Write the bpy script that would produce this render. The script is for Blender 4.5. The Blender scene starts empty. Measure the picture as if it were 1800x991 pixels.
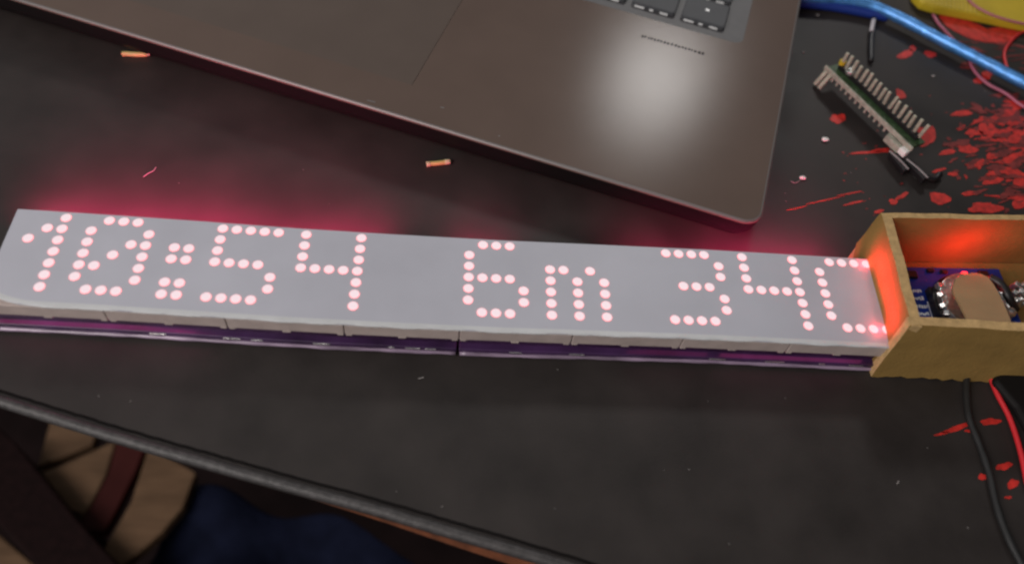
import bpy, bmesh, math, random
from mathutils import Vector, Matrix, Euler
random.seed(7)
sc = bpy.context.scene
col = sc.collection
MM = 0.001

# ------------------------------------------------------------------ camera
CAM = Vector((121.340, -122.774, 209.986))
EUL = Euler((0.612834, -0.103022, -0.006607), 'XYZ')
FPX = 1461.81
RC = EUL.to_matrix()
cd = bpy.data.cameras.new('camera'); cam = bpy.data.objects.new('camera', cd); col.objects.link(cam)
cam.location = CAM * MM; cam.rotation_euler = EUL
cd.sensor_width = 36; cd.lens = FPX * 36 / 1800; cd.clip_start = 0.01; cd.clip_end = 20
cd.dof.use_dof = True; cd.dof.focus_distance = 0.262; cd.dof.aperture_fstop = 7.5
sc.camera = cam
sc.render.resolution_x = 1024; sc.render.resolution_y = 563
# ------------------------------------------------------------------ world and lamps
w = bpy.data.worlds.new('World'); sc.world = w; w.use_nodes = True
bg = w.node_tree.nodes['Background']; bg.inputs[1].default_value = 0.22
# the dim room: paler wall on the left, dark on the right
_n = w.node_tree; _tc = _n.nodes.new('ShaderNodeTexCoord'); _sp = _n.nodes.new('ShaderNodeSeparateXYZ'); _cr = _n.nodes.new('ShaderNodeValToRGB')
_mr = _n.nodes.new('ShaderNodeMapRange'); _mr.inputs['From Min'].default_value = -1; _mr.inputs['From Max'].default_value = 1
_n.links.new(_tc.outputs['Generated'], _sp.inputs[0]); _n.links.new(_sp.outputs['X'], _mr.inputs['Value']); _n.links.new(_mr.outputs['Result'], _cr.inputs['Fac']); _n.links.new(_cr.outputs['Color'], bg.inputs[0])
_cr.color_ramp.elements[0].color = (1.65, 1.66, 1.68, 1); _cr.color_ramp.elements[1].color = (0.06, 0.055, 0.055, 1)
_cr.color_ramp.elements[0].position = 0.36; _cr.color_ramp.elements[1].position = 0.72
sc.view_settings.view_transform = 'Standard'; sc.view_settings.look = 'None'
sc.view_settings.exposure = 0.0; sc.view_settings.gamma = 1
sc.cycles.max_bounces = 6; sc.cycles.filter_width = 2.3
def lamp(name, kind, loc, power, colr=(1, 1, 1), size=0.1, target=None, size_y=None, spread=None):
    d = bpy.data.lights.new(name, kind); o = bpy.data.objects.new(name, d); col.objects.link(o)
    d.energy = power; d.color = colr; o.location = loc
    if kind == 'AREA':
        d.size = size
        if spread: d.spread = math.radians(spread)
        if size_y: d.shape = 'RECTANGLE'; d.size_y = size_y
        else: d.shape = 'DISK'
        o.rotation_euler = (Vector(target) - Vector(loc)).to_track_quat('-Z', 'Y').to_euler()
    else: d.shadow_soft_size = size
    return o
lamp('ceiling_lamp', 'AREA', (0.547, 1.209, 0.966), 4.4, (1.0, 0.97, 0.94), 0.19, (0.19, 0.10, 0))
lamp('fill_lamp', 'AREA', (-0.36, -0.38, 0.54), 5.0, (1.0, 0.93, 0.89), 0.5, (0.12, 0.03, 0))  # added soft fill for the strip's front side and the table

# ------------------------------------------------------------------ helpers
def at(px, py, z=0.0):
    d = RC @ Vector(((px - 900) / FPX, -(py - 495.5) / FPX, -1.0))
    return CAM + d * ((z - CAM.z) / d.z)
def mat(name, c, rough=0.6, metal=0.0, var=0.0, scale=200.0, bump=0.0, bscale=900.0, spec=0.5, c2=None, coat=0.0, rvar=0.0, stretch=None):
    m = bpy.data.materials.new(name); m.use_nodes = True; nt = m.node_tree; b = nt.nodes['Principled BSDF']
    b.inputs['Roughness'].default_value = rough; b.inputs['Metallic'].default_value = metal
    b.inputs['Specular IOR Level'].default_value = spec; b.inputs['Coat Weight'].default_value = coat
    tc = nt.nodes.new('ShaderNodeTexCoord'); src = tc.outputs['Object']
    if stretch:
        mp = nt.nodes.new('ShaderNodeMapping'); mp.inputs['Scale'].default_value = stretch
        nt.links.new(src, mp.inputs['Vector']); src = mp.outputs['Vector']
    if var or c2:
        n = nt.nodes.new('ShaderNodeTexNoise'); n.inputs['Scale'].default_value = scale; n.inputs['Detail'].default_value = 5
        nt.links.new(src, n.inputs['Vector'])
        r = nt.nodes.new('ShaderNodeValToRGB'); r.color_ramp.elements[0].position = 0.3; r.color_ramp.elements[1].position = 0.7
        a = c2 if c2 else tuple(x * (1 - var) for x in c); bb = c if c2 else tuple(min(1, x * (1 + var)) for x in c)
        r.color_ramp.elements[0].color = (*a, 1); r.color_ramp.elements[1].color = (*bb, 1)
        nt.links.new(n.outputs['Fac'], r.inputs['Fac']); nt.links.new(r.outputs['Color'], b.inputs['Base Color'])
        if rvar:
            mr = nt.nodes.new('ShaderNodeMapRange'); mr.inputs['To Min'].default_value = rough - rvar; mr.inputs['To Max'].default_value = rough + rvar
            nt.links.new(n.outputs['Fac'], mr.inputs['Value']); nt.links.new(mr.outputs['Result'], b.inputs['Roughness'])
    else: b.inputs['Base Color'].default_value = (*c, 1)
    if bump:
        n = nt.nodes.new('ShaderNodeTexNoise'); n.inputs['Scale'].default_value = bscale; n.inputs['Detail'].default_value = 4
        nt.links.new(src, n.inputs['Vector'])
        bp = nt.nodes.new('ShaderNodeBump'); bp.inputs['Strength'].default_value = bump; bp.inputs['Distance'].default_value = 0.0004
        nt.links.new(n.outputs['Fac'], bp.inputs['Height']); nt.links.new(bp.outputs['Normal'], b.inputs['Normal'])
    return m
def emis(name, c, s):
    m = bpy.data.materials.new(name); m.use_nodes = True; b = m.node_tree.nodes['Principled BSDF']
    b.inputs['Base Color'].default_value = (0.10, 0.06, 0.06, 1)
    b.inputs['Emission Color'].default_value = (*c, 1); b.inputs['Emission Strength'].default_value = s; return m
def pale_centre(bm):
    for f in bm.faces:
        if len(f.verts) > 4: f.material_index = 0
def link(name, bm, m, parent=None, smooth=False, bevel=0.0, seg=2, loc=None):
    """bm in millimetres -> one mesh object in metres"""
    bmesh.ops.recalc_face_normals(bm, faces=bm.faces)
    bmesh.ops.scale(bm, vec=(MM, MM, MM), verts=bm.verts)
    me = bpy.data.meshes.new(name); bm.to_mesh(me); bm.free()
    if smooth:
        for p in me.polygons: p.use_smooth = True
    for x in (m if isinstance(m, (list, tuple)) else [m]): me.materials.append(x)
    o = bpy.data.objects.new(name, me); col.objects.link(o)
    if bevel:
        md = o.modifiers.new('bevel', 'BEVEL'); md.width = bevel * MM; md.segments = seg; md.limit_method = 'ANGLE'; md.angle_limit = math.radians(35)
    if parent: o.parent = parent
    if loc: o.location = Vector(loc) * MM
    return o
def thing(name, label, cat, loc=(0, 0, 0), rz=0.0, group=None):
    o = bpy.data.objects.new(name, None); o.empty_display_size = 0.01; col.objects.link(o)
    o.location = Vector(loc) * MM; o.rotation_euler = (0, 0, rz); o['label'] = label; o['category'] = cat
    if group: o['group'] = group
    return o
def tag(o, label, cat, group=None, kind=None):
    o['label'] = label; o['category'] = cat
    if group: o['group'] = group
    if kind: o['kind'] = kind
    return o
def box(bm, c, s, R=None, mi=0):
    vs = []
    for dx in (-.5, .5):
        for dy in (-.5, .5):
            for dz in (-.5, .5):
                v = Vector((dx * s[0], dy * s[1], dz * s[2]))
                if R: v = R @ v
                vs.append(bm.verts.new(v + Vector(c)))
    for f in ((0, 1, 3, 2), (4, 6, 7, 5), (0, 4, 5, 1), (2, 3, 7, 6), (0, 2, 6, 4), (1, 5, 7, 3)):
        bm.faces.new([vs[i] for i in f]).material_index = mi
def cyl(bm, c, r, h, n=20, axis=None, r2=None, mi=0):
    R = Vector((0, 0, 1)).rotation_difference(Vector(axis)).to_matrix() if axis else Matrix.Identity(3)
    r2 = r if r2 is None else r2
    a = [bm.verts.new(Vector(c) + R @ Vector((r * math.cos(t), r * math.sin(t), 0))) for t in [2 * math.pi * i / n for i in range(n)]]
    b = [bm.verts.new(Vector(c) + R @ Vector((r2 * math.cos(t), r2 * math.sin(t), h))) for t in [2 * math.pi * i / n for i in range(n)]]
    for i in range(n): bm.faces.new([a[i], a[(i + 1) % n], b[(i + 1) % n], b[i]]).material_index = mi
    bm.faces.new(a[::-1]).material_index = mi; bm.faces.new(b).material_index = mi
def spline(pts, k=10):
    P = [Vector(p) for p in pts]; P = [P[0] * 2 - P[1]] + P + [P[-1] * 2 - P[-2]]; out = []
    for i in range(1, len(P) - 2):
        for j in range(k):
            t = j / k; a, b, c, d = P[i - 1:i + 3]
            out.append(0.5 * ((2 * b) + (c - a) * t + (2 * a - 5 * b + 4 * c - d) * t * t + (3 * b - a - 3 * c + d) * t ** 3))
    out.append(P[-2]); return out
def tube(bm, pts, r, n=10, k=10, flat=1.0, rf=None):
    pts = spline(pts, k) if k > 1 else [Vector(p) for p in pts]; rings = []
    for i, p in enumerate(pts):
        t = (pts[min(i + 1, len(pts) - 1)] - pts[max(i - 1, 0)]).normalized()
        s = t.cross(Vector((0, 0, 1)));  s = s.normalized() if s.length > 1e-4 else Vector((1, 0, 0))
        u = s.cross(t).normalized(); rr = r * (rf(i / (len(pts) - 1)) if rf else 1)
        rings.append([bm.verts.new(p + s * rr * math.cos(a) + u * rr * flat * math.sin(a)) for a in [2 * math.pi * j / n for j in range(n)]])
    for A, B in zip(rings, rings[1:]):
        for j in range(n): bm.faces.new([A[j], A[(j + 1) % n], B[(j + 1) % n], B[j]])
    bm.faces.new(rings[0][::-1]); bm.faces.new(rings[-1])
def prism(bm, pts, z0, z1, mi=0):
    a = [bm.verts.new((p[0], p[1], z0)) for p in pts]; b = [bm.verts.new((p[0], p[1], z1)) for p in pts]; n = len(pts)
    for i in range(n): bm.faces.new([a[i], a[(i + 1) % n], b[(i + 1) % n], b[i]]).material_index = mi
    bm.faces.new(a[::-1]).material_index = mi; bm.faces.new(b).material_index = mi
def rrect(x0, y0, x1, y1, r, n=6):
    out = []
    for cx, cy, a0 in ((x1 - r, y1 - r, 0), (x0 + r, y1 - r, 90), (x0 + r, y0 + r, 180), (x1 - r, y0 + r, 270)):
        for i in range(n + 1):
            a = math.radians(a0 + 90 * i / n); out.append((cx + r * math.cos(a), cy + r * math.sin(a)))
    return out

# ------------------------------------------------------------------ materials
M_table = mat('black_tabletop', (0.026, 0.0215, 0.020), 0.52, var=0.24, scale=48, bump=0.12, bscale=1400, spec=0.30, rvar=0.13)
M_bead = mat('worn_black_trim', (0.040, 0.036, 0.036), 0.5, var=0.45, scale=700, bump=0.5, bscale=1500, spec=0.5)
M_side = mat('dark_table_edge', (0.018, 0.013, 0.012), 0.7, var=0.3)
M_apron = mat('brown_wood_edge', (0.16, 0.05, 0.02), 0.6, var=0.4, scale=120, stretch=(1, 6, 1))
M_paint = mat('red_paint', (0.50, 0.024, 0.018), 0.5, var=0.35, scale=400, bump=0.3)
M_deck = mat('laptop_grey_plastic', (0.118, 0.085, 0.071), 0.17, metal=0.0, var=0.05, scale=40, bump=0.05, bscale=2500, spec=0.075)
M_pad = mat('touchpad_grey', (0.108, 0.084, 0.072), 0.18, metal=0.0, var=0.04, scale=60, spec=0.08)
M_under = mat('laptop_black_underside', (0.006, 0.0055, 0.0055), 0.5, spec=0.15)
M_rim = mat('laptop_bright_rim', (0.15, 0.135, 0.13), 0.4, metal=0.2)
M_well = mat('keyboard_well', (0.055, 0.052, 0.056), 0.5, var=0.1)
M_key = mat('key_grey', (0.070, 0.072, 0.078), 0.5, spec=0.15, var=0.05)
M_glint_legend = mat('pale_glint_legend', (0.75, 0.75, 0.75), 0.25)  # pale colour for painted key glints and for the legends
M_print = mat('printed_ink', (0.018, 0.017, 0.015), 0.8, spec=0.05)
M_face = mat('led_grey_face', (0.425, 0.43, 0.485), 0.42, var=0.06, scale=38, bump=0.06, bscale=500, spec=0.4, rvar=0.05)
M_film = mat('pale_film_lip', (0.52, 0.53, 0.54), 0.35, var=0.06, scale=150)
M_modside = mat('beige_module_side', (0.42, 0.345, 0.32), 0.6, var=0.10, scale=180, bump=0.2)
M_gap = mat('dark_purple_plastic', (0.040, 0.014, 0.050), 0.35, var=0.4, scale=80, spec=0.6)
M_pcbt = mat('dark_purple_board', (0.045, 0.018, 0.065), 0.35, var=0.5, scale=60, spec=0.5)
M_pcbp = mat('purple_edge_highlight', (0.26, 0.19, 0.27), 0.25, var=0.5, scale=70, spec=0.8, stretch=(1, 6, 6))
M_dot = emis('lit_red_led', (0.84, 0.69, 0.73), 1.0); M_dotrim = emis('red_led_rim', (2.6, 0.34, 0.38), 1.0)
M_card = mat('tan_cardboard', (0.245, 0.150, 0.045), 0.8, var=0.14, scale=90, bump=0.5, bscale=900, spec=0.2)
M_cardrim = mat('cut_cardboard_rim', (0.50, 0.33, 0.15), 0.85, var=0.18, scale=500, bump=0.9, bscale=2500, spec=0.2)
M_tab = mat('tan_paper_tab', (0.35, 0.22, 0.11), 0.75, var=0.10, scale=80, bump=0.2, spec=0.3)
M_bluepcb = mat('blue_solder_mask', (0.004, 0.030, 0.26), 0.3, var=0.25, scale=150, spec=0.6)
M_white = mat('white_silkscreen', (0.75, 0.78, 0.80), 0.5)
M_black = mat('black_plastic', (0.010, 0.009, 0.010), 0.4, var=0.3, spec=0.5)
M_metal = mat('silver_metal', (0.70, 0.70, 0.68), 0.28, metal=0.9, var=0.25, scale=700, bump=0.7, bscale=900)
M_faded = mat('faded_red_paint', (0.17, 0.018, 0.016), 0.55, var=0.5, scale=300)
M_greenpcb = mat('green_solder_mask', (0.035, 0.065, 0.028), 0.4, var=0.4, scale=500)
M_pcbedge = mat('fibreglass_edge', (0.33, 0.32, 0.26), 0.6, var=0.25, scale=600)
M_pin = mat('dull_pin_metal', (0.40, 0.38, 0.30), 0.45, metal=0.2, var=0.22, scale=600)
M_cable = mat('glossy_blue_cable', (0.10, 0.34, 0.80), 0.32, metal=0.6, var=0.25, scale=300, bump=0.6, bscale=1500, spec=1.0, coat=0.3)
M_redwire = mat('red_wire', (0.60, 0.022, 0.03), 0.4)
M_pink = mat('pink_wire', (0.42, 0.11, 0.17), 0.4)
M_yellow = mat('yellow_plastic', (0.50, 0.36, 0.02), 0.45, var=0.14, scale=60, bump=0.2)
M_crumb = mat('white_crumb', (0.8, 0.78, 0.75), 0.7)
M_wirecut = mat('orange_insulation', (0.46, 0.40, 0.15), 0.5, var=0.1)
M_copper = mat('wire_end', (0.50, 0.46, 0.28), 0.5, metal=0.1)
M_cream = mat('pale_wood', (0.13, 0.078, 0.046), 0.6, spec=0.06, var=0.28, scale=30, stretch=(1, 5, 1))
M_maroon = mat('maroon_wood', (0.045, 0.011, 0.010), 0.6, spec=0.06, var=0.3, scale=30)
M_darkwood = mat('dark_wood', (0.010, 0.004, 0.004), 0.6, spec=0.06, var=0.3)
M_navy = mat('navy_cloth', (0.007, 0.009, 0.022), 0.9, spec=0.06, var=0.3, scale=60, bump=0.5, bscale=1200)
M_floor = mat('dark_floor', (0.012, 0.006, 0.006), 0.6, spec=0.06, var=0.4, scale=20)
M_dust = mat('pale_dust', (0.30, 0.28, 0.27), 0.9)

# ------------------------------------------------------------------ setting: floor
bm = bmesh.new(); prism(bm, [(-1500, -1200), (1800, -1200), (1800, 1800), (-1500, 1800)], -720, -715)
o = link('floor', bm, M_floor); o['kind'] = 'structure'

# ------------------------------------------------------------------ table
edge_px = [(-260, 640), (-120, 670), (0, 706), (125, 745), (241, 780), (361, 814), (500, 853), (655, 895), (800, 938), (925, 974), (1060, 1016), (1300, 1090), (1700, 1230)]
edge = spline([at(x, y, 0) for x, y in edge_px], 4)
table = thing('table', 'black table top with worn beaded trim, red paint splatters at its right', 'table', (100, 60, 0))
off = Vector((-100, -60, 0))
poly = [p + off for p in edge] + [Vector((620, edge[-1].y, 0)) + off, Vector((620, 420, 0)) + off, Vector((edge[0].x - 60, 420, 0)) + off, Vector((edge[0].x - 60, edge[0].y + 10, 0)) + off]
poly = [(p.x, p.y) for p in poly]
bm = bmesh.new(); prism(bm, poly, -5, 0)
link('table_top', bm, [M_table], table)
bm = bmesh.new()
tube(bm, [p + off + Vector((0.2, 0.3 + random.uniform(-.05, .05), -0.55 + random.uniform(-.05, .05))) for p in spline(edge, 3)], 1.55, 10, 1)
link('edge_trim', bm, M_bead, table, smooth=True)
bm = bmesh.new()
tube(bm, [p + off + Vector((0.5, 2.7 + random.uniform(-.1, .1), -0.5)) for p in spline(edge, 3)], 0.75, 6, 1)
link('trim_shade', bm, mat('matte_black_shade', (.010, .009, .009), .9, spec=.0), table, smooth=True)  # black tube put in for the shade above the trim
bm = bmesh.new()
e2 = [p + off for p in edge if p.x > 40]
for a, b in zip(e2, e2[1:]):
    d = (b - a); n = Vector((-d.y, d.x, 0)).normalized()
    q = [a + n * 0.5, b + n * 0.5, b + n * 14, a + n * 14]
vs0 = []; 
def ribbon(bm, pts, w0, w1, z0, z1):
    R = []
    for i, p in enumerate(pts):
        d = pts[min(i + 1, len(pts) - 1)] - pts[max(i - 1, 0)]; n = Vector((-d.y, d.x, 0)).normalized()
        R.append([bm.verts.new((p.x + n.x * w, p.y + n.y * w, z)) for w, z in ((w0, z0), (w0, z1), (w1, z1), (w1, z0))])
    for A, B in zip(R, R[1:]):
        for j in range(4): bm.faces.new([A[j], A[(j + 1) % 4], B[(j + 1) % 4], B[j]])
    bm.faces.new(R[0]); bm.faces.new(R[-1][::-1])
ribbon(bm, [p + off + Vector((0, 3.0 - min(3.4, max(0, (p.x - 62) / 25)), 0)) for p in edge if p.x > 62], 0.0, 6, -10.5, -5.3)
link('wooden_lip', bm, M_apron, table)

# red paint on the table top (a worn pattern of its own shape, thin real paint)
def blob(bm, cx, cy, rx, ry, ang=0, z=0.15, irr=0.3, n=18, mi=0):
    ph = [random.uniform(0, 6.28) for _ in range(4)]
    pts = []
    for i in range(n):
        t = 2 * math.pi * i / n
        k = 1 + irr * (0.5 * math.sin(2 * t + ph[0]) + 0.35 * math.sin(3 * t + ph[1]) + 0.3 * math.sin(5 * t + ph[2]) + random.uniform(-.25, .25))
        x, y = rx * k * math.cos(t), ry * k * math.sin(t); c, s = math.cos(math.radians(ang)), math.sin(math.radians(ang))
        p = at(cx + x * c - y * s, cy + x * s + y * c, 0) + off; pts.append((p.x, p.y))
    prism(bm, pts, 0.02, z, mi)
bm = bmesh.new()
for a in [(1592, 96, 13, 7, -25), (1604, 86, 6, 5, -40), (1635, 96, 11, 5, 22), (1473, 209, 12, 9, 0), (1530, 268, 34, 2.2, -3), (1548, 264, 14, 3, -5), (1624, 239, 21, 17, -45), (1583, 166, 9, 7, 30),
          (1652, 349, 17, 11, 0), (1738, 366, 21, 10, 5), (1792, 356, 14, 11, 0), (1585, 345, 12, 4, -30), (1570, 355, 7, 5, 0), (1738, 228, 20, 11, 10), (1712, 233, 14, 6, 5),
          (1675, 306, 10, 3, 0), (1705, 340, 14, 4, -10), (1772, 300, 22, 5, 3), (1712, 290, 14, 3, 0), (1760, 205, 24, 4, -12), (1790, 245, 18, 9, 4), (1795, 320, 14, 8, 0),
          (1682, 752, 26, 4.5, -16), (1655, 762, 12, 2.5, -10), (1702, 757, 7, 2.5, 0), (1741, 741, 17, 6, -6), (1765, 819, 15, 6, -22), (1727, 838, 7, 6, 0), (1780, 850, 10, 8, 10), (1772, 874, 6, 3, 0),
          (1500, 357, 16, 2, -13), (1450, 352, 34, 1.0, -12), (1495, 340, 24, 0.9, -10), (1400, 366, 16, 0.7, -12), (1545, 372, 9, 3, -20), (1690, 200, 18, 5, -8), (1665, 268, 16, 4, -6), (1650, 300, 12, 3, -12), (1700, 262, 17, 8, 4), (1745, 318, 20, 6, -4), (1785, 278, 18, 9, 0), (1782, 212, 18, 9, 6), (1735, 132, 9, 9, 0), (1720, 142, 10, 5, 0)]:
    blob(bm, *a)
for i in range(190):
    x = random.gauss(1770, 46); y = random.gauss(262, 58)
    if x < 1650 or y < 165 or y > 372: continue
    blob(bm, x, y, random.uniform(2, 15), random.uniform(0.8, 4.2), random.gauss(-3, 12), 0.12 + random.random() * .1, 0.6, 16, random.choice((0, 1, 1, 1)))
for i in range(36):
    x = random.gauss(1768, 40); y = random.gauss(262, 56)
    if x < 1665 or y < 170 or y > 370: continue
    blob(bm, x, y, random.uniform(7, 19), random.uniform(3, 8.5), random.gauss(-2, 14), 0.23 + random.random() * .05, 0.55, 20, random.choice((0, 1, 1)))
for i in range(60):
    x = random.uniform(1480, 1800); y = random.uniform(150, 380)
    blob(bm, x, y, random.uniform(1.0, 3.5), random.uniform(0.6, 1.6), random.gauss(-5, 20), 0.1, 0.5, 9, 1)
big = [(1650, 19), (1667, 19), (1687, 28), (1715, 42), (1733, 52), (1755, 49), (1778, 48), (1792, 44), (1800, 52), (1790, 66), (1766, 76), (1733, 75), (1706, 69), (1684, 58), (1664, 47), (1651, 31)]
prism(bm, [tuple((at(x, y, 0) + off)[:2]) for x, y in big], 0.02, 0.25)
for i in range(26):
    blob(bm, random.uniform(1690, 1830), random.uniform(74, 125), random.uniform(8, 22), random.uniform(0.8, 2.4), random.gauss(2, 5), 0.12 + random.random() * .1, 0.6, 12, 1)
link('red_paint', bm, [M_paint, M_faded], table)['kind'] = 'stuff'

# ------------------------------------------------------------------ LED strip
# measured in-plane bend of the eight blocks (mm)
BX = [-16, 8, 30, 52, 80, 105, 140, 165, 202, 240, 275]
BY = [0.5, 0.42, 0.25, -0.1, -0.65, -0.78, -0.68, -0.2, 0.38, 0.42, 0.35]
def bend(x):
    for a, b, c, d in zip(BX, BX[1:], BY, BY[1:]):
        if x <= b: return c + (d - c) * (x - a) / (b - a)
    return BY[-1]
def corner(x): return 4.2 * max(0, 1 - x / 15) ** 2
lit = set()
for c, r in [(0, 2), (1, 1)] + [(2, r) for r in range(7)] + \
    [(4, r) for r in range(1, 6)] + [(8, r) for r in range(1, 6)] + [(c, 0) for c in (5, 6, 7)] + [(c, 6) for c in (5, 6, 7)] + [(7, 2), (6, 3), (5, 4)] + \
    [(c, r) for c in (10, 11) for r in (2, 3, 5, 6)] + \
    [(c, 0) for c in range(13, 18)] + [(13, 1), (13, 2), (13, 3), (14, 3), (15, 3), (16, 3), (17, 4), (17, 5)] + [(c, 6) for c in range(13, 17)] + \
    [(19, r) for r in range(4)] + [(20, 3), (21, 3), (22, 3)] + [(23, r) for r in range(7)] + \
    [(31, r) for r in range(1, 6)] + [(c, r) for c in (32, 33, 34) for r in (0, 3, 6)] + [(35, 4), (35, 5)] + \
    [(37, r) for r in range(2, 7)] + [(38, 2), (40, 2)] + [(39, r) for r in range(3, 7)] + [(41, r) for r in range(3, 7)] + \
    [(c, 0) for c in range(46, 50)] + [(50, 1), (50, 2), (47, 3), (48, 3), (49, 3), (50, 4), (50, 5)] + [(c, 6) for c in range(46, 50)] + \
    [(52, r) for r in range(4)] + [(53, 3), (54, 3), (55, 3)] + [(56, r) for r in range(7)] + \
    [(58, r) for r in range(1, 6)] + [(c, 0) for c in range(59, 63)] + [(c, 6) for c in range(59, 63)]:
    lit.add((c + 1, r))
strip = thing('led_display', 'long grey dot matrix display lit with red dots reading 10:54 6m 34C', 'LED display', (128, 16, 0))
so = Vector((-128, -16, 0))
dot_me = None; ndot = 0; rest = []
Z = 13.0
for k in range(8):
    x0, x1 = 32 * k, 32 * k + 32
    ya, yb = bend(x0 + 2), bend(x1 - 2)
    # block body
    bm = bmesh.new()
    g = 0.12
    zb = 7.4
    pts = [(x0 + g, ya), (x1 - g, yb), (x1 - g, 32 + yb), (x0 + g, 32 + ya)]
    pts = [(p[0] + so.x, p[1] + so.y) for p in pts]
    prism(bm, pts, zb, Z - 0.85)
    # small feet ridges on the lower edge
    for fx in (x0 + 1.2, x0 + 16, x1 - 1.2):
        yy = bend(fx)
        box(bm, (fx + so.x, yy + so.y + 1.5, zb - 0.45), (2.4 if fx == x0 + 16 else 1.8, 2.8, 0.9))
    body = link('led_block', bm, M_modside, strip, bevel=0.25)
    bm = bmesh.new()
    n = 12
    A = []
    for i in range(n + 1):
        x = x0 + 32.0 * i / n; yy = bend(x); jag = random.uniform(-.1, .1) if 0 < i < n else 0
        A.append((x + so.x, yy - 0.15 + jag + so.y + corner(x), yy + 32.1 + so.y))
    for (xa, y1, y2), (xb, y3, y4) in zip(A, A[1:]):
        prism(bm, [(xa, y1), (xb, y3), (xb, y4), (xa, y2)], Z - 0.45, Z)
    bmesh.ops.remove_doubles(bm, verts=bm.verts, dist=0.002)
    bmesh.ops.delete(bm, geom=[f for f in bm.faces if abs(f.normal.x) > .9 and abs(abs(f.calc_center_median().x - (x0 + 16 + so.x)) - 15.95) > .3], context='FACES')
    link('face_plate', bm, M_face, body)
    for (c, r) in sorted(lit):
        if c // 8 != k: continue
        X = 4 * c + 2; Y = 30 - 4 * r + bend(X)
        if ndot < 100:
            if dot_me is None:
                b2 = bmesh.new(); cyl(b2, (0, 0, 0), 1.46, 0.05, 28, mi=1); cyl(b2, (0, 0, 0.05), 1.46, 0.06, 28, r2=1.40, mi=1)
                pale_centre(b2); d = link('led_dot', b2, [M_dot, M_dotrim], body); dot_me = d.data
            else:
                d = bpy.data.objects.new('led_dot', dot_me); col.objects.link(d); d.parent = body
            d.location = Vector((X + so.x, Y + so.y, Z)) * MM
        else: rest.append((X, Y))
        ndot += 1
b2 = bmesh.new()
for X, Y in rest:
    cyl(b2, (X + so.x, Y + so.y, Z), 1.46, 0.05, 28, mi=1); cyl(b2, (X + so.x, Y + so.y, Z + 0.05), 1.46, 0.06, 28, r2=1.40, mi=1)
pale_centre(b2); o = link('led_dots', b2, [M_dot, M_dotrim], strip); o['kind'] = 'stuff'
# loose film lip along the front edge of the faces: brighter, wavy, slightly lifted
bm = bmesh.new(); R = []
N = 200
for i in range(N + 1):
    x = -6 + 258.5 * i / N; yy = bend(x)
    wv = 0.10 * math.sin(x * .21) + 0.08 * math.sin(x * .53 + 1) + random.uniform(-.04, .04)
    lift = 0.25 + 0.12 * math.sin(x * .13 + 2)
    yy += corner(max(x, 0)); R.append([bm.verts.new(Vector(q) + so) for q in ((x, yy + 0.9 + wv, Z + 0.03), (x, yy + 0.1 + wv, Z + 0.07), (x, yy - 0.30 + wv, Z - 0.05), (x, yy - 0.34 + wv, Z - 0.25 - lift * .4), (x, yy - 0.1, Z - 0.5), (x, yy + 1.3, Z + 0.01))])
for A, B in zip(R, R[1:]):
    for j in range(6): bm.faces.new([A[j], A[(j + 1) % 6], B[(j + 1) % 6], B[j]])
bm.faces.new(R[0]); bm.faces.new(R[-1][::-1])
link('film_lip', bm, M_film, strip)
for bx0, bx1 in ((0, 127.6), (128.2, 258)):
    # dark chip layer with sockets between block and board
    bm = bmesh.new(); R = []
    def lay(bm, x0, x1, y0, y1, z0, z1, n=16):
        R = []
        for i in range(n + 1):
            x = x0 + (x1 - x0) * i / n; yy = bend(x)
            R.append([bm.verts.new(Vector(q) + so) for q in ((x, yy + y0, z0), (x, yy + y1, z0), (x, yy + y1, z1), (x, yy + y0, z1))])
        for A, B in zip(R, R[1:]):
            for j in range(4): bm.faces.new([A[j], A[(j + 1) % 4], B[(j + 1) % 4], B[j]])
        bm.faces.new(R[0]); bm.faces.new(R[-1][::-1])
    lay(bm, bx0 + .3, bx1 - .3, 1.6, 30.4, 3.4, 7.3)
    link('pin_socket', bm, M_gap, strip)
    bm = bmesh.new(); lay(bm, bx0, bx1, -0.6, 32.4, 1.6, 3.3)
    link('circuit_board', bm, M_pcbt, strip, bevel=0.3, seg=2)
    bm = bmesh.new(); tube(bm, [Vector((bx0 + .3 + (bx1 - bx0 - .6) * i / 30, bend(bx0 + (bx1 - bx0) * i / 30) - .75 + random.uniform(-.06, .06), 1.15)) + so for i in range(31)], .62, 8, 2, rf=lambda t: 1 + .12 * math.sin(t * 37) + .1 * math.sin(t * 83))
    link('board_edge', bm, M_pcbp, strip, smooth=True)  # light purple tube drawn as the highlight on the board's front edge
    bm = bmesh.new()
    for i in range(int((bx1 - bx0) / 16)):
        x = bx0 + 8 + 16 * i + random.uniform(-1, 1); yy = bend(x)
        cyl(bm, Vector((x, yy + 3, 0)) + so, 1.6, 1.6, 12)
    for i in range(7):
        x = bx0 + random.uniform(4, bx1 - bx0 - 4); yy = bend(x)
        box(bm, Vector((x, yy - .65, 2.6)) + so, (random.uniform(1.5, 5), .35, random.uniform(.3, .6)))
    link('solder_joint', bm, M_metal, strip, bevel=.1)

# added red lamps standing in for light leaking from the lit blocks
for x, wd, p in ((26, 56, 1.1), (76, 56, .8), (134, 18, .35), (190, 24, .35), (228, 44, .7)):
    lamp('added_led_glow', 'AREA', Vector((x, 33.6, 8.5)) * MM, 0.019 * p * wd / 40, (1, .04, .19), wd * MM, Vector((x, 43.5, 0)) * MM, 0.004, 105)
    lamp('added_led_glow', 'AREA', Vector((x, 33.6, 9.5)) * MM, 0.014 * p * wd / 40, (1, .05, .20), wd * MM, Vector((x, 56, 0)) * MM, 0.004, 140)
    lamp('added_led_glow', 'AREA', Vector((x, 1.5, 5.2)) * MM, 0.0007 * p * wd / 40, (1, .12, .38), wd * MM, Vector((x, -14, 3)) * MM, 0.003)

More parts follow.
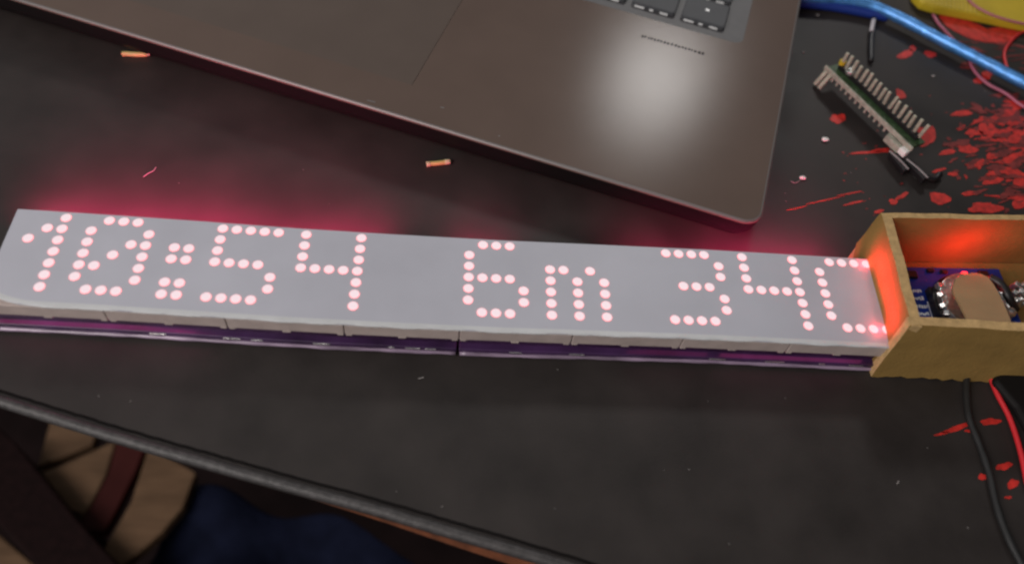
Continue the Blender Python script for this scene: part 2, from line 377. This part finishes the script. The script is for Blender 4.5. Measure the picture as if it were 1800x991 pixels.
# added red lamps above the face imitate the last dots' light on the cardboard
for x, y, p in ((253.2, 30.4, 1.0), (251.2, 6.4, 1.2)):
    lamp('added_led_glow', 'POINT', Vector((x, y, 14.2)) * MM, 0.0008 * p, (1, .03, .05), 0.0004)
lamp('added_led_glow', 'AREA', Vector((247.0, 18, 14.0)) * MM, 0.0034, (1, .02, .06), 0.027, Vector((256, 18, 20.0)) * MM, 0.0012, 66)

# ------------------------------------------------------------------ cardboard box at the right end
cb = thing('cardboard_box', 'open tan cardboard box glowing red inside, at the display\'s right end', 'box', (256, 0, 0))
bo = Vector((-256, 0, 0))
def wall(name, p0, p1, t, ztop, zbot=0.0, lean=(0, 0), rag=0.4, cut=None, n=40, rimm=True):
    """wall from p0 to p1 (outer side), thickness t to the left of travel; a body and a cut rim"""
    p0, p1 = Vector((*p0, 0)), Vector((*p1, 0)); d = (p1 - p0).normalized(); nn = Vector((-d.y, d.x, 0))
    L = (p1 - p0).length
    bm = bmesh.new(); rb = []
    K = 6
    for i in range(n + 1):
        u = L * i / n; s = i / n; zb = zbot + (cut(s) if cut else 0) + random.uniform(0, rag)
        zt = ztop + 0.12 * math.sin(u * .4) + random.uniform(-.06, .06)
        colv = []
        for j in range(K + 1):
            z = zb + (zt - zb) * j / K
            q = p0 + d * u + Vector((lean[0], lean[1], 0)) * (z / ztop) + Vector((0, 0, z)) + nn * 0.15 * math.sin(u * .15 + j)
            colv.append((q, q + nn * t))
        rb.append(colv)
    V = [[(bm.verts.new(a + bo), bm.verts.new(b + bo)) for a, b in c] for c in rb]
    for A, B in zip(V, V[1:]):
        for j in range(K):
            bm.faces.new([A[j][0], B[j][0], B[j + 1][0], A[j + 1][0]]); bm.faces.new([A[j][1], A[j + 1][1], B[j + 1][1], B[j][1]])
        bm.faces.new([A[0][0], A[0][1], B[0][1], B[0][0]])
        bm.faces.new([A[K][0], B[K][0], B[K][1], A[K][1]]).material_index = 1
    for A in (V[0], V[-1]):
        for j in range(K): bm.faces.new([A[j][0], A[j][1], A[j + 1][1], A[j + 1][0]]).material_index = 1
    return link(name, bm, [M_card, M_cardrim], cb)
# left wall (from back to front), front wall, back wall, right wall
wall('end_wall', (254.9, 41.5), (252.7, 0.3), 3.1, 25, 0, (1.2, 0), 0.5, cut=lambda s: max(0, 9 - s * 45))
wall('front_wall', (252.8, -2.6), (345, -2.4), 2.8, 24.9, 0, (0.7, 3.2), 1.3)
wall('back_wall', (345, 47.5), (256.2, 42.0), 2.0, 24.8, 0, (0, -0.4), 0.3)
wall('end_wall', (345, 0), (345, 47), 2.2, 24.6, 0)
bm = bmesh.new(); prism(bm, [(257.5 - 256, 3), (344 - 256, 3), (344 - 256, 45), (258 - 256, 40)], 0.3, 1.6); link('box_floor', bm, M_card, cb)
# red glow inside: lit indicator on the control board below
ctl = thing('clock_module', 'blue circuit board with white print lying inside the cardboard box', 'circuit board', (270, 20, 4))
co = Vector((-270, -20, -4))
bm = bmesh.new(); prism(bm, [tuple((Vector(p) + co.xy.to_3d()).xy) for p in ((259.5, 4.5, 0), (304, 4.5, 0), (304, 36.5, 0), (260.5, 34.5, 0))], 1.2, 2.8)
link('board', bm, M_bluepcb, ctl, bevel=.15)
bm = bmesh.new()
def barpx(bm, x0, y0, x1, y1, wd, z):
    a, b = at(x0, y0, z) + co, at(x1, y1, z) + co; d = b - a
    R = Matrix.Rotation(math.atan2(d.y, d.x), 3, 'Z'); box(bm, (a + b) / 2 , (d.length, wd, .06), R)
zz = 6.84
for i, (x, y) in enumerate(((1600, 511), (1604, 524), (1610, 538), (1614, 551))):
    xx = x
    for j in range(5):
        l = random.uniform(2, 4.5)
        barpx(bm, xx, y + random.uniform(-1, 1), xx + l, y + random.uniform(-1, 1) + .8, random.uniform(.9, 1.5), zz); xx += l + 1.0
barpx(bm, 1630, 530, 1640, 562, .35, zz); 
link('printed_marks', bm, M_white, ctl)
bm = bmesh.new(); a = at(1668, 552, 7) + co; box(bm, (a.x, a.y + 2, 4.2), (11, 13, 2.6)); link('black_chip', bm, M_black, ctl, bevel=.3)
bm = bmesh.new(); a = at(1702, 500, 12) + co
cyl(bm, (a.x - .3, a.y - 7, 4.0), 12.2, 2.6, 40); link('battery_holder', bm, M_black, ctl, bevel=.3)
bm = bmesh.new(); cyl(bm, (a.x - .6, a.y - 6.6, 6.0), 10.6, 2.6, 48)
for ang in (150, 170, 190, 205, 20, -5, -25, -40):
    r = 10.8; x, y = a.x - .6 + r * math.cos(math.radians(ang)), a.y - 6.6 + r * math.sin(math.radians(ang))
    box(bm, (x, y, 8 + random.uniform(-.6, .8)), (2.2, 1.6, 1.8), Euler((random.random(), random.random(), random.random())).to_matrix())
link('coin_battery', bm, M_metal, ctl, bevel=.25)
bm = bmesh.new()
for i in range(9):
    p = at(1782 + (i % 3) * 9, 503 + (i // 3) * 14, 9) + co
    box(bm, (p.x, p.y, 4 + random.uniform(0, 2)), (1.6, 1.6, 3.4), Euler((random.uniform(-.3, .3), random.uniform(-.3, .3), random.random())).to_matrix())
link('solder_pins', bm, M_metal, ctl, bevel=.25)
bm = bmesh.new(); p = at(1762, 512, 10) + co
tube(bm, [at(1738, 488, 12) + co, at(1758, 500, 12.5) + co, at(1772, 522, 12) + co, at(1784, 545, 9) + co], 1.5, 8)
link('black_lead', bm, M_black, ctl, smooth=True)
bm = bmesh.new(); tube(bm, [at(1757, 538, 14) + co, at(1768, 543, 14.5) + co, at(1779, 552, 13) + co], 1.3, 8, rf=lambda t: 1 + .3 * math.sin(t * 9)); link('solder_blob', bm, M_metal, ctl, smooth=True)
# tan paper tab lying over the battery, running to the front wall
tabpx = [(1677, 500), (1680, 490), (1690, 483), (1709, 479), (1725, 481), (1737, 487), (1747, 500), (1757, 518), (1766, 537), (1774, 556), (1778, 568)]
tabl = [(1675, 508), (1679, 520), (1687, 534), (1697, 553), (1701, 568)]
bm = bmesh.new()
pts = [at(x, y, 14 + (y - 480) * 0.115) for x, y in tabpx] + [at(x, y, 14 + (y - 480) * 0.115) for x, y in tabl[::-1]]
va = [bm.verts.new(p + co + Vector((0, 0, 4 - 4))) for p in pts]; vb = [bm.verts.new(p + co - Vector((0, 0, .7))) for p in pts]
f = bm.faces.new(va); bm.faces.new(vb[::-1])
for i in range(len(pts)): bm.faces.new([va[i], vb[i], vb[(i + 1) % len(pts)], va[(i + 1) % len(pts)]])
bmesh.ops.triangulate(bm, faces=[f]); link('paper_tab', bm, M_tab, ctl)
for x, y, sx, sy in ((271.5, 31.5, 4.5, 2.6), (279, 33.6, 2.2, 1.2), (283.5, 33.4, 2.2, 1.2), (297, 32, 3.2, 5.0)):
    bm = bmesh.new(); box(bm, Vector((x, y, 7.5)) + co, (sx, sy, 1.2)); link('small_chip', bm, M_black, ctl, bevel=.15)
bm = bmesh.new()
for i in range(5): box(bm, Vector((263.2, 9 + i * 2.54, 6.95)) + co, (1.5, 1.5, .3))
link('solder_pad', bm, M_metal, ctl, bevel=.1)
# indicator: tiny red lamp behind the board
bm = bmesh.new(); box(bm, Vector((290.5, 33.2, 7.4)) + co, (1.6, .8, 1.2)); link('indicator_led', bm, emis('red_indicator', (1, .02, .02), 5), ctl)
lamp('indicator_lamp', 'POINT', Vector((290.5, 31.5, 12.5)) * MM, 0.013, (1, .012, .010), 0.0012)

# ------------------------------------------------------------------ laptop
TH = math.radians(-17.98)
lap = thing('laptop', 'grey laptop corner with touchpad and a few keys, resting on the black table', 'laptop', (221.9, 42.15, 0), TH)
# local: +x right, +y back ; corner at origin, body to -x
W, D = 345, 238
def outline(ins, r):
    return rrect(-W + ins, ins, -ins, D - ins, r, 8)
rings = [(1.0, 5.4, 14.0, 0), (0.45, 6.0, 13.93, 1), (0.0, 6.5, 13.55, 2), (0.0, 6.5, 12.9, 0), (0.35, 6.3, 11.0, 0), (1.0, 6, 7.5, 3), (2.4, 5, 4.6, 3), (6, 4, 3.6, 3)]
bm = bmesh.new(); L = []
for ins, r, z, mi in rings: L.append([bm.verts.new((x, y, z)) for x, y in outline(ins, r)])
n = len(L[0])
for k in range(1, len(rings)):
    A, B = L[k - 1], L[k]
    for i in range(n): bm.faces.new([A[i], A[(i + 1) % n], B[(i + 1) % n], B[i]]).material_index = {1: 1, 2: 1, 3: 0, 4: 2}.get(k, 2)
bm.faces.new(L[-1][::-1]).material_index = 2
# deck with keyboard and touchpad openings
def hole(pts, z):
    v = [bm.verts.new((x, y, z)) for x, y in pts]; return v, [bm.edges.new((v[i], v[(i + 1) % len(v)])) for i in range(len(v))]
kb = rrect(-322, 87.2, -18.8, 205, 4, 5); tp = [(-234, 15.7), (-124, 15.7), (-124, 75), (-234, 75)]
kv, ke = hole(kb, 14.0); tv, te = hole(tp, 14.0)
oe = [bm.edges.get((L[0][i], L[0][(i + 1) % n])) for i in range(n)]
res = bmesh.ops.triangle_fill(bm, edges=oe + ke + te, use_beauty=True, use_dissolve=False)
for v, dz in ((kv, 1.1), (tv, .5)):
    lo = [bm.verts.new((q.co.x, q.co.y, q.co.z - dz)) for q in v]
    for i in range(len(v)): bm.faces.new([v[i], v[(i + 1) % len(v)], lo[(i + 1) % len(v)], lo[i]])
    bm.faces.new(lo).material_index = 3
link('deck', bm, [M_deck, M_rim, M_under, M_well], lap)
bm = bmesh.new(); prism(bm, [(-234, 15.7), (-124.14, 15.7), (-124.14, 75), (-234, 75)], 13.6, 13.998); link('touchpad', bm, M_pad, lap)
for fx, fy in ((-30, 22), (-315, 22), (-30, 215), (-315, 215)):
    bm = bmesh.new(); cyl(bm, (fx, fy, 0), 6, 4.2, 20); link('rubber_foot', bm, M_black, lap)
kw, kd = 17.4, 14.6
bm = bmesh.new()
a = rrect(-kw / 2, -kd / 2, kw / 2, kd / 2, 1.4, 4); b = rrect(-kw / 2 + .5, -kd / 2 + .5, kw / 2 - .5, kd / 2 - .5, 1.2, 4)
va = [bm.verts.new((x, y, 0)) for x, y in a]; vb = [bm.verts.new((x, y, 1.3)) for x, y in a]; vc = [bm.verts.new((x, y, 1.55)) for x, y in b]
for A, B in ((va, vb), (vb, vc)):
    for i in range(len(A)): bm.faces.new([A[i], A[(i + 1) % len(A)], B[(i + 1) % len(A)], B[i]])
bm.faces.new(va[::-1]); bm.faces.new(vc)
key = link('key', bm, M_key, lap)
bm = bmesh.new()
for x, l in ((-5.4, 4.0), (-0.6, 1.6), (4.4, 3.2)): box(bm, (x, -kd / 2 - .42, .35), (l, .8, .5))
sk = link('skirt_glint', bm, M_glint_legend, key, bevel=.12)  # pale strips painted in as glints along the front of the key
bm = bmesh.new(); box(bm, (0.4, .6, 1.57), (1.5, 1.2, .06)); lg = link('key_legend', bm, M_glint_legend, key)
first = True
for j in range(4):
    for i in range(8):
        kx, ky = -35.4 - 19.7 * i, 101.2 + 17.2 * j
        if first: k = key; first = False
        else:
            k = key.copy(); col.objects.link(k); k.parent = lap
            for ch in (sk, lg):
                c = ch.copy(); col.objects.link(c); c.parent = k
        k.location = Vector((kx, ky, 12.95)) * MM
# worn printed line beneath the keys (illegible in the photograph)
bm = bmesh.new()
x = -55.5
while x < -31:
    l = random.uniform(.45, .95)
    if random.random() < .85: box(bm, (x, 75.8 + random.uniform(-.2, .2), 14.012), (l, random.uniform(1.0, 1.7), .02), Matrix.Rotation(random.uniform(-.2, .2), 3, 'Z'))
    x += l + random.uniform(.35, .8)
link('worn_print', bm, M_print, lap)
bm = bmesh.new()
for (px, py, l) in ((652, 179, 2.8), (777, 190, 1.3), (877, 240, .5)):
    p = Matrix.Rotation(-TH, 3, 'Z') @ (at(px, py, 14.0) - Vector((221.9, 42.15, 0))); box(bm, (p.x, p.y + .2, 14.03), (l, .5, .06), Matrix.Rotation(.1, 3, 'Z'))
link('scuff', bm, M_rim, lap)

# ------------------------------------------------------------------ header board standing on its pins
A0, A1 = at(1455, 117, 8), at(1604, 258, 8)
d = (A1 - A0); ang = math.atan2(d.y, d.x); Lb = d.length
hb = thing('pin_header_board', 'small green circuit board bristling with upright metal pins, right of the laptop', 'circuit board', (A0.x, A0.y, 0), ang)
bm = bmesh.new(); box(bm, (Lb / 2, 3.4, 7.0), (Lb, 7.2, 1.2)); link('board', bm, M_greenpcb, hb)
bm = bmesh.new(); box(bm, (Lb / 2, -.35, 7.2), (Lb + 1.5, .8, 1.9)); link('board_edge', bm, M_pcbedge, hb, bevel=.2)
bm = bmesh.new(); box(bm, (Lb / 2, 4.6, 8.6), (Lb - 4, 2.4, 1.8)); link('header_strip', bm, M_black, hb, bevel=.2)
bm = bmesh.new(); box(bm, (0, 0, 3.2), (1.25, 1.0, 6.4)); pin = link('header_pin', bm, M_pin, hb, bevel=.18)
for i in range(17):
    q = pin if i == 0 else pin.copy()
    if i: col.objects.link(q); q.parent = hb
    q.location = Vector((2.4 + i * (Lb - 4.6) / 16, 4.6 + random.uniform(-.3, .3), 8.8)) * MM
    q.rotation_euler = (random.uniform(-.10, .10), random.uniform(-.06, .08), random.uniform(-.2, .2))
bm = bmesh.new()
for i in range(17):
    x = 1.8 + i * (Lb - 4) / 16; box(bm, (x, .4, 5.2), (.8, .8, 2.6)); 
link('solder_stub', bm, M_pcbedge, hb, bevel=.15)
for k in (0, 1):
    bm = bmesh.new(); box(bm, (1.0 + 2.3 * k, -2.0, 3.6), (1.5, 1.6, 6.5), Euler((-.5, 0, 0)).to_matrix()); link('bent_pin', bm, M_pin, hb, bevel=.2)
bm = bmesh.new(); box(bm, (Lb - 6.0, -1.6, 4.6), (7.5, 2.4, 3.0)); link('metal_connector', bm, M_pcbedge, hb, bevel=.4)
bm = bmesh.new(); box(bm, (Lb - 1.0, -1.8, 5.2), (3.2, 2.4, 2.6)); link('white_plug', bm, M_crumb, hb, bevel=.4)
bm = bmesh.new(); cyl(bm, (2.2, 4.6, 9.4), 1.3, 1.6, 14); link('yellow_capacitor', bm, M_yellow, hb)
bm = bmesh.new(); cyl(bm, (7.6, 3.6, 9.6), 1.9, 1.5, 18); link('round_button', bm, M_metal, hb, bevel=.3)

# black two-pin plug near the board's lower end
pl = thing('jumper_plug', 'small black two wire plug lying below the green pin board', 'plug', at(1600, 292, 0))
po = -at(1600, 292, 0)
for a, b in (((1566, 272), (1592, 303)), ((1596, 286), (1626, 318))):
    bm = bmesh.new(); p, q = at(*a, 2.6) + po, at(*b, 2.6) + po; dd = q - p
    box(bm, (p + q) / 2, (dd.length, 2.5, 2.5), Matrix.Rotation(math.atan2(dd.y, dd.x), 3, 'Z')); link('housing', bm, M_black, pl, bevel=.35)
    bm = bmesh.new(); tube(bm, [p + Vector((-1, .5, 1.3)), (p + q) / 2 + Vector((0, .5, 1.35)), q + Vector((.5, .3, 1.3))], .35, 6); link('housing_highlight', bm, mat('grey_highlight', (.25, .22, .22), .4), pl)  # grey strip painted in as the highlight on top of the housing
bm = bmesh.new(); tube(bm, [at(1612, 306, 2) + po, at(1640, 316, 1.5) + po, at(1652, 306, 1.2) + po], 1.2, 8); link('wire', bm, M_black, pl, smooth=True)
# jumper lead above it
jl = thing('jumper_lead', 'thin black jumper lead with white tip under the blue cable', 'wire', at(1533, 70, 0))
jo = -at(1533, 70, 0)
bm = bmesh.new(); tube(bm, [at(1537, 20, 1.2) + jo, at(1534, 50, 1.6) + jo, at(1531, 76, 1.5) + jo, at(1531, 108, 1.0) + jo], 1.1, 8); link('wire', bm, M_black, jl, smooth=True)
bm = bmesh.new(); tube(bm, [at(1536, 36, 2.6) + jo, at(1534, 44, 2.8) + jo, at(1532, 55, 2.4) + jo], .9, 8); link('white_tip', bm, mat('grey_white_tip', (.5, .47, .5), .5), jl, smooth=True)
bm = bmesh.new(); tube(bm, [at(1533, 94, 1.5) + jo, at(1531, 106, 1.4) + jo], .4, 6); link('pin', bm, M_metal, jl, smooth=True)

# ------------------------------------------------------------------ cables and yellow tool
bm = bmesh.new(); tube(bm, [at(x, y, 4.5) for x, y in ((1330, -28), (1400, -6), (1470, 0), (1530, 10), (1590, 36), (1650, 68), (1720, 104), (1800, 146), (1880, 190))], 2.35, 20, rf=lambda t: 1 + .04 * math.sin(t * 40) + .03 * math.sin(t * 97))
tag(link('blue_cable', bm, M_cable, smooth=True), 'thick glossy light blue cable crossing the top right corner', 'cable')
bm = bmesh.new(); tube(bm, [at(x, y, 2.2) for x, y in ((1330, 0), (1410, 6), (1465, 12), (1520, 22), (1560, 30))], 2.1, 14)
tag(link('blue_cable', bm, mat('dark_blue_cable', (.012, .035, .22), .35), smooth=True), 'dark blue cable end lying under the light blue cable beside laptop', 'cable')
bm = bmesh.new(); tube(bm, [at(x, y, z) for x, y, z in ((1640, 26, 1), (1650, 42, 1.2), (1672, 66, 1.2), (1697, 92, 1), (1712, 124, 1), (1735, 147, 1), (1768, 165, 1), (1800, 188, 1), (1850, 205, 1))], .62, 8)
tag(link('thin_wire', bm, M_pink, smooth=True), 'thin pink wire looping beneath the blue cable toward the right edge', 'wire')
bm = bmesh.new(); tube(bm, [at(x, y, 1) for x, y in ((1850, 48), (1800, 56), (1778, 72), (1766, 92), (1768, 112), (1775, 130))], .6, 8)
tag(link('thin_wire', bm, M_redwire, smooth=True), 'thin red wire curving from the yellow tool down to blue cable', 'wire')
ymt = thing('yellow_tool', 'yellow plastic tool with ribbed end in the top right corner', 'tool', at(1720, 0, 0)); yo = -at(1720, 0, 0)
ypx = [(1621, 4), (1644, 11), (1711, 24), (1778, 38), (1840, 50), (1870, -60), (1760, -90), (1600, -60), (1608, -10)]
bm = bmesh.new(); prism(bm, [tuple((at(x, y, 4.5) + yo).xy) for x, y in ypx], 0.5, 4.5); link('body', bm, M_yellow, ymt, bevel=.8)
bm = bmesh.new()
for i in range(13):
    x = 1628 + i * 7.2; p, q = at(x, 5.5 + (x - 1622) * .208, 4.6) + yo, at(x - 6, -50, 4.6) + yo; dd = q - p
    box(bm, (p + q) / 2, (dd.length, .7, .7), Matrix.Rotation(math.atan2(dd.y, dd.x), 3, 'Z'))
link('ribbed_grip', bm, M_yellow, ymt, bevel=.2)
bm = bmesh.new(); tube(bm, [at(x, y, 5.3) for x, y in ((1690, -20), (1706, 4), (1728, 19), (1756, 31), (1800, 42), (1850, 48))], .5, 8)
tag(link('thin_wire', bm, M_pink, smooth=True), 'thin pink wire lying across the top of the yellow tool', 'wire')

# lower right: black cable, red wire, black adapter
bm = bmesh.new(); tube(bm, [at(x, y, 1.2) for x, y in ((1700, 640), (1699, 690), (1704, 735), (1722, 782), (1738, 830), (1752, 890), (1772, 945), (1800, 1000), (1830, 1060))], 1.05, 12, rf=lambda t: 1 + .05 * math.sin(t * 60))
tag(link('black_cable', bm, mat('black_rubber', (.016, .016, .016), .5, spec=.4), smooth=True), 'black cable running from under the cardboard box to the bottom edge', 'cable')
bm = bmesh.new(); tube(bm, [at(x, y, 1.4) for x, y in ((1738, 655), (1752, 690), (1775, 735), (1793, 790), (1806, 850))], 0.8, 12)
tag(link('red_wire', bm, M_redwire, smooth=True), 'red wire curving down beside the black adapter at lower right', 'wire')
bm = bmesh.new(); prism(bm, [tuple(at(x, y, 9).xy) for x, y in ((1764, 652), (1776, 634), (1805, 626), (1900, 626), (1900, 770), (1830, 745), (1805, 700))], 0.6, 4)
tag(link('black_adapter', bm, mat('dull_black_plastic', (.008, .007, .007), .6, spec=.15), bevel=1.6, seg=4), 'black plastic adapter in front of the cardboard box beside red wire', 'adapter')

# ------------------------------------------------------------------ small litter
wo = thing('wire_offcut', 'rounded orange wire offcut near the laptop edge, upper left', 'offcut', at(238, 96, 0), group='orange wire offcuts'); q0 = -at(238, 96, 0)
bm = bmesh.new(); tube(bm, [at(215, 95, .9) + q0, at(225, 95, .9) + q0, at(240, 96, .9) + q0, at(258, 96, .9) + q0], .9, 12); link('insulation', bm, M_wirecut, wo, smooth=True)
bm = bmesh.new(); tube(bm, [at(256, 96, .9) + q0, at(263, 96, .9) + q0], .6, 10); link('wire_end', bm, M_copper, wo, smooth=True)
wo = thing('wire_offcut', 'yellowish wire offcut with bare ends, below the middle of the laptop edge', 'offcut', at(770, 287, 0), group='orange wire offcuts'); q0 = -at(770, 287, 0)
bm = bmesh.new(); tube(bm, [at(754, 288, .9) + q0, at(768, 287, .9) + q0, at(784, 285, .9) + q0], .85, 12); link('insulation', bm, mat('yellow_insulation', (.46, .40, .14), .5), wo, smooth=True)
for a, b in (((750, 289), (756, 288)), ((782, 285), (791, 284))):
    bm = bmesh.new(); tube(bm, [at(*a, .9) + q0, at(*b, .9) + q0], .95, 10, 4); link('wire_end', bm, M_copper, wo, smooth=True)
for (px, py, r, lab) in ((1450, 247, 1.15, 'white oval crumb left of the green pin board'), (1410, 314, .95, 'white round crumb just right of the laptop corner'),
                         (1437, 28, .6, 'tiny pale crumb under the dark blue cable end'), (1412, 93, .5, 'tiny faint crumb beside the laptop right edge'), (1640, 135, .6, 'tiny grey crumb under the middle of blue cable')):
    bm = bmesh.new(); bmesh.ops.create_icosphere(bm, subdivisions=2, radius=r)
    for v in bm.verts: v.co = Vector((v.co.x * 1.3, v.co.y * .85, v.co.z * .6)) * random.uniform(.85, 1.15)
    p = at(px, py, 0); o = link('crumb', bm, M_crumb if r > .7 else M_dust, smooth=True, loc=(p.x, p.y, r * .5)); tag(o, lab, 'crumb', 'pale crumbs on the table')
bm = bmesh.new()
for i in range(38):
    p = at(random.uniform(20, 1780), random.choice((random.uniform(620, 960), random.uniform(60, 360))), 0)
    if p.x < 222 and p.y > 118 - (p.x + 29) * .3247 - 3: continue
    if p.y < -22 - (p.x - 8) * .29: continue
    box(bm, (p.x, p.y, .12), (random.uniform(.12, .4), random.uniform(.1, .2), .12), Matrix.Rotation(random.uniform(0, 3), 3, 'Z'))
for pts in ([(252, 311), (262, 304), (270, 300), (274, 294)], [(735, 665), (745, 663)], [(1580, 845), (1577, 850)], [(1390, 318), (1398, 322), (1408, 316)]):
    tube(bm, [at(x, y, .3) for x, y in pts], .14, 5, 4)
tag(link('dust', bm, M_dust), 'fine pale dust and lint scattered over the black table', 'dust', kind='stuff')

# ------------------------------------------------------------------ below the table: slatted stool, cloth
zs = -300.0
st = thing('wooden_stool', 'slatted wooden stool seat with dark rail below the table edge, lower left', 'stool', (-70, 60, zs - 20))
s0 = -Vector((-70, 60, zs - 20))
def slat(px, m, z=zs, t=10, name='slat'):
    bm = bmesh.new(); P = [at(x, y, z) + s0 for x, y in px]
    prism(bm, [tuple(p.xy) for p in P], P[0].z - t, P[0].z); return link(name, bm, m, st, bevel=1.5)
slat([(90, 730), (175, 745), (163, 780), (64, 822)], M_cream)
slat([(72, 832), (162, 792), (205, 770), (188, 830), (150, 905), (118, 895)], M_cream)
slat([(207, 765), (262, 770), (238, 830), (200, 905), (184, 935), (125, 935), (152, 903), (190, 830)], M_maroon)
slat([(262, 780), (345, 830), (322, 890), (285, 935), (228, 985), (196, 1010), (178, 970), (230, 880)], M_cream)
slat([(-40, 715), (30, 780), (130, 905), (225, 1010), (215, 1060), (90, 1060), (60, 990), (-30, 890)], M_darkwood, zs + 20, 25, 'rail')
slat([(-60, 900), (0, 940), (70, 1000), (40, 1060), (-60, 1060)], M_cream, zs, 10, 'slat')
for x, y in ((20, 840), (150, 990)):
    bm = bmesh.new(); p = at(x, y, zs - 5) + s0; cyl(bm, (p.x, p.y, -395), 16, 400, 14); link('leg', bm, M_darkwood, st)
bm = bmesh.new()
nx, ny = 40, 26
C4 = [at(x, y, zs - 20) for x, y in ((200, 1075), (900, 1090), (610, 925), (338, 858))]
V = []
for j in range(ny + 1):
    row = []
    for i in range(nx + 1):
        u, v = i / nx, j / ny
        p = C4[0] * (1 - u) * (1 - v) + C4[1] * u * (1 - v) + C4[2] * u * v + C4[3] * (1 - u) * v
        z = p.z + 6 * math.sin(p.x * .07 + p.y * .04) + 4 * math.sin(p.y * .13 + p.x * .02) + random.uniform(-.4, .4)
        row.append((p.x + 3 * math.sin(v * 7), p.y + 4 * math.sin(u * 9), z))
    V.append(row)
T = [[bm.verts.new(q) for q in r] for r in V]; U = [[bm.verts.new((q[0], q[1], q[2] - 4)) for q in r] for r in V]
for j in range(ny):
    for i in range(nx):
        bm.faces.new([T[j][i], T[j][i + 1], T[j + 1][i + 1], T[j + 1][i]]); bm.faces.new([U[j][i], U[j + 1][i], U[j + 1][i + 1], U[j][i + 1]])
for i in range(nx):
    for j in (0, ny): bm.faces.new([T[j][i], T[j][i + 1], U[j][i + 1], U[j][i]])
for j in range(ny):
    for i in (0, nx): bm.faces.new([T[j][i], T[j + 1][i], U[j + 1][i], U[j][i]])
tag(link('navy_cloth', bm, M_navy, smooth=True), 'dark navy cloth beside the stool, under the table edge', 'cloth')
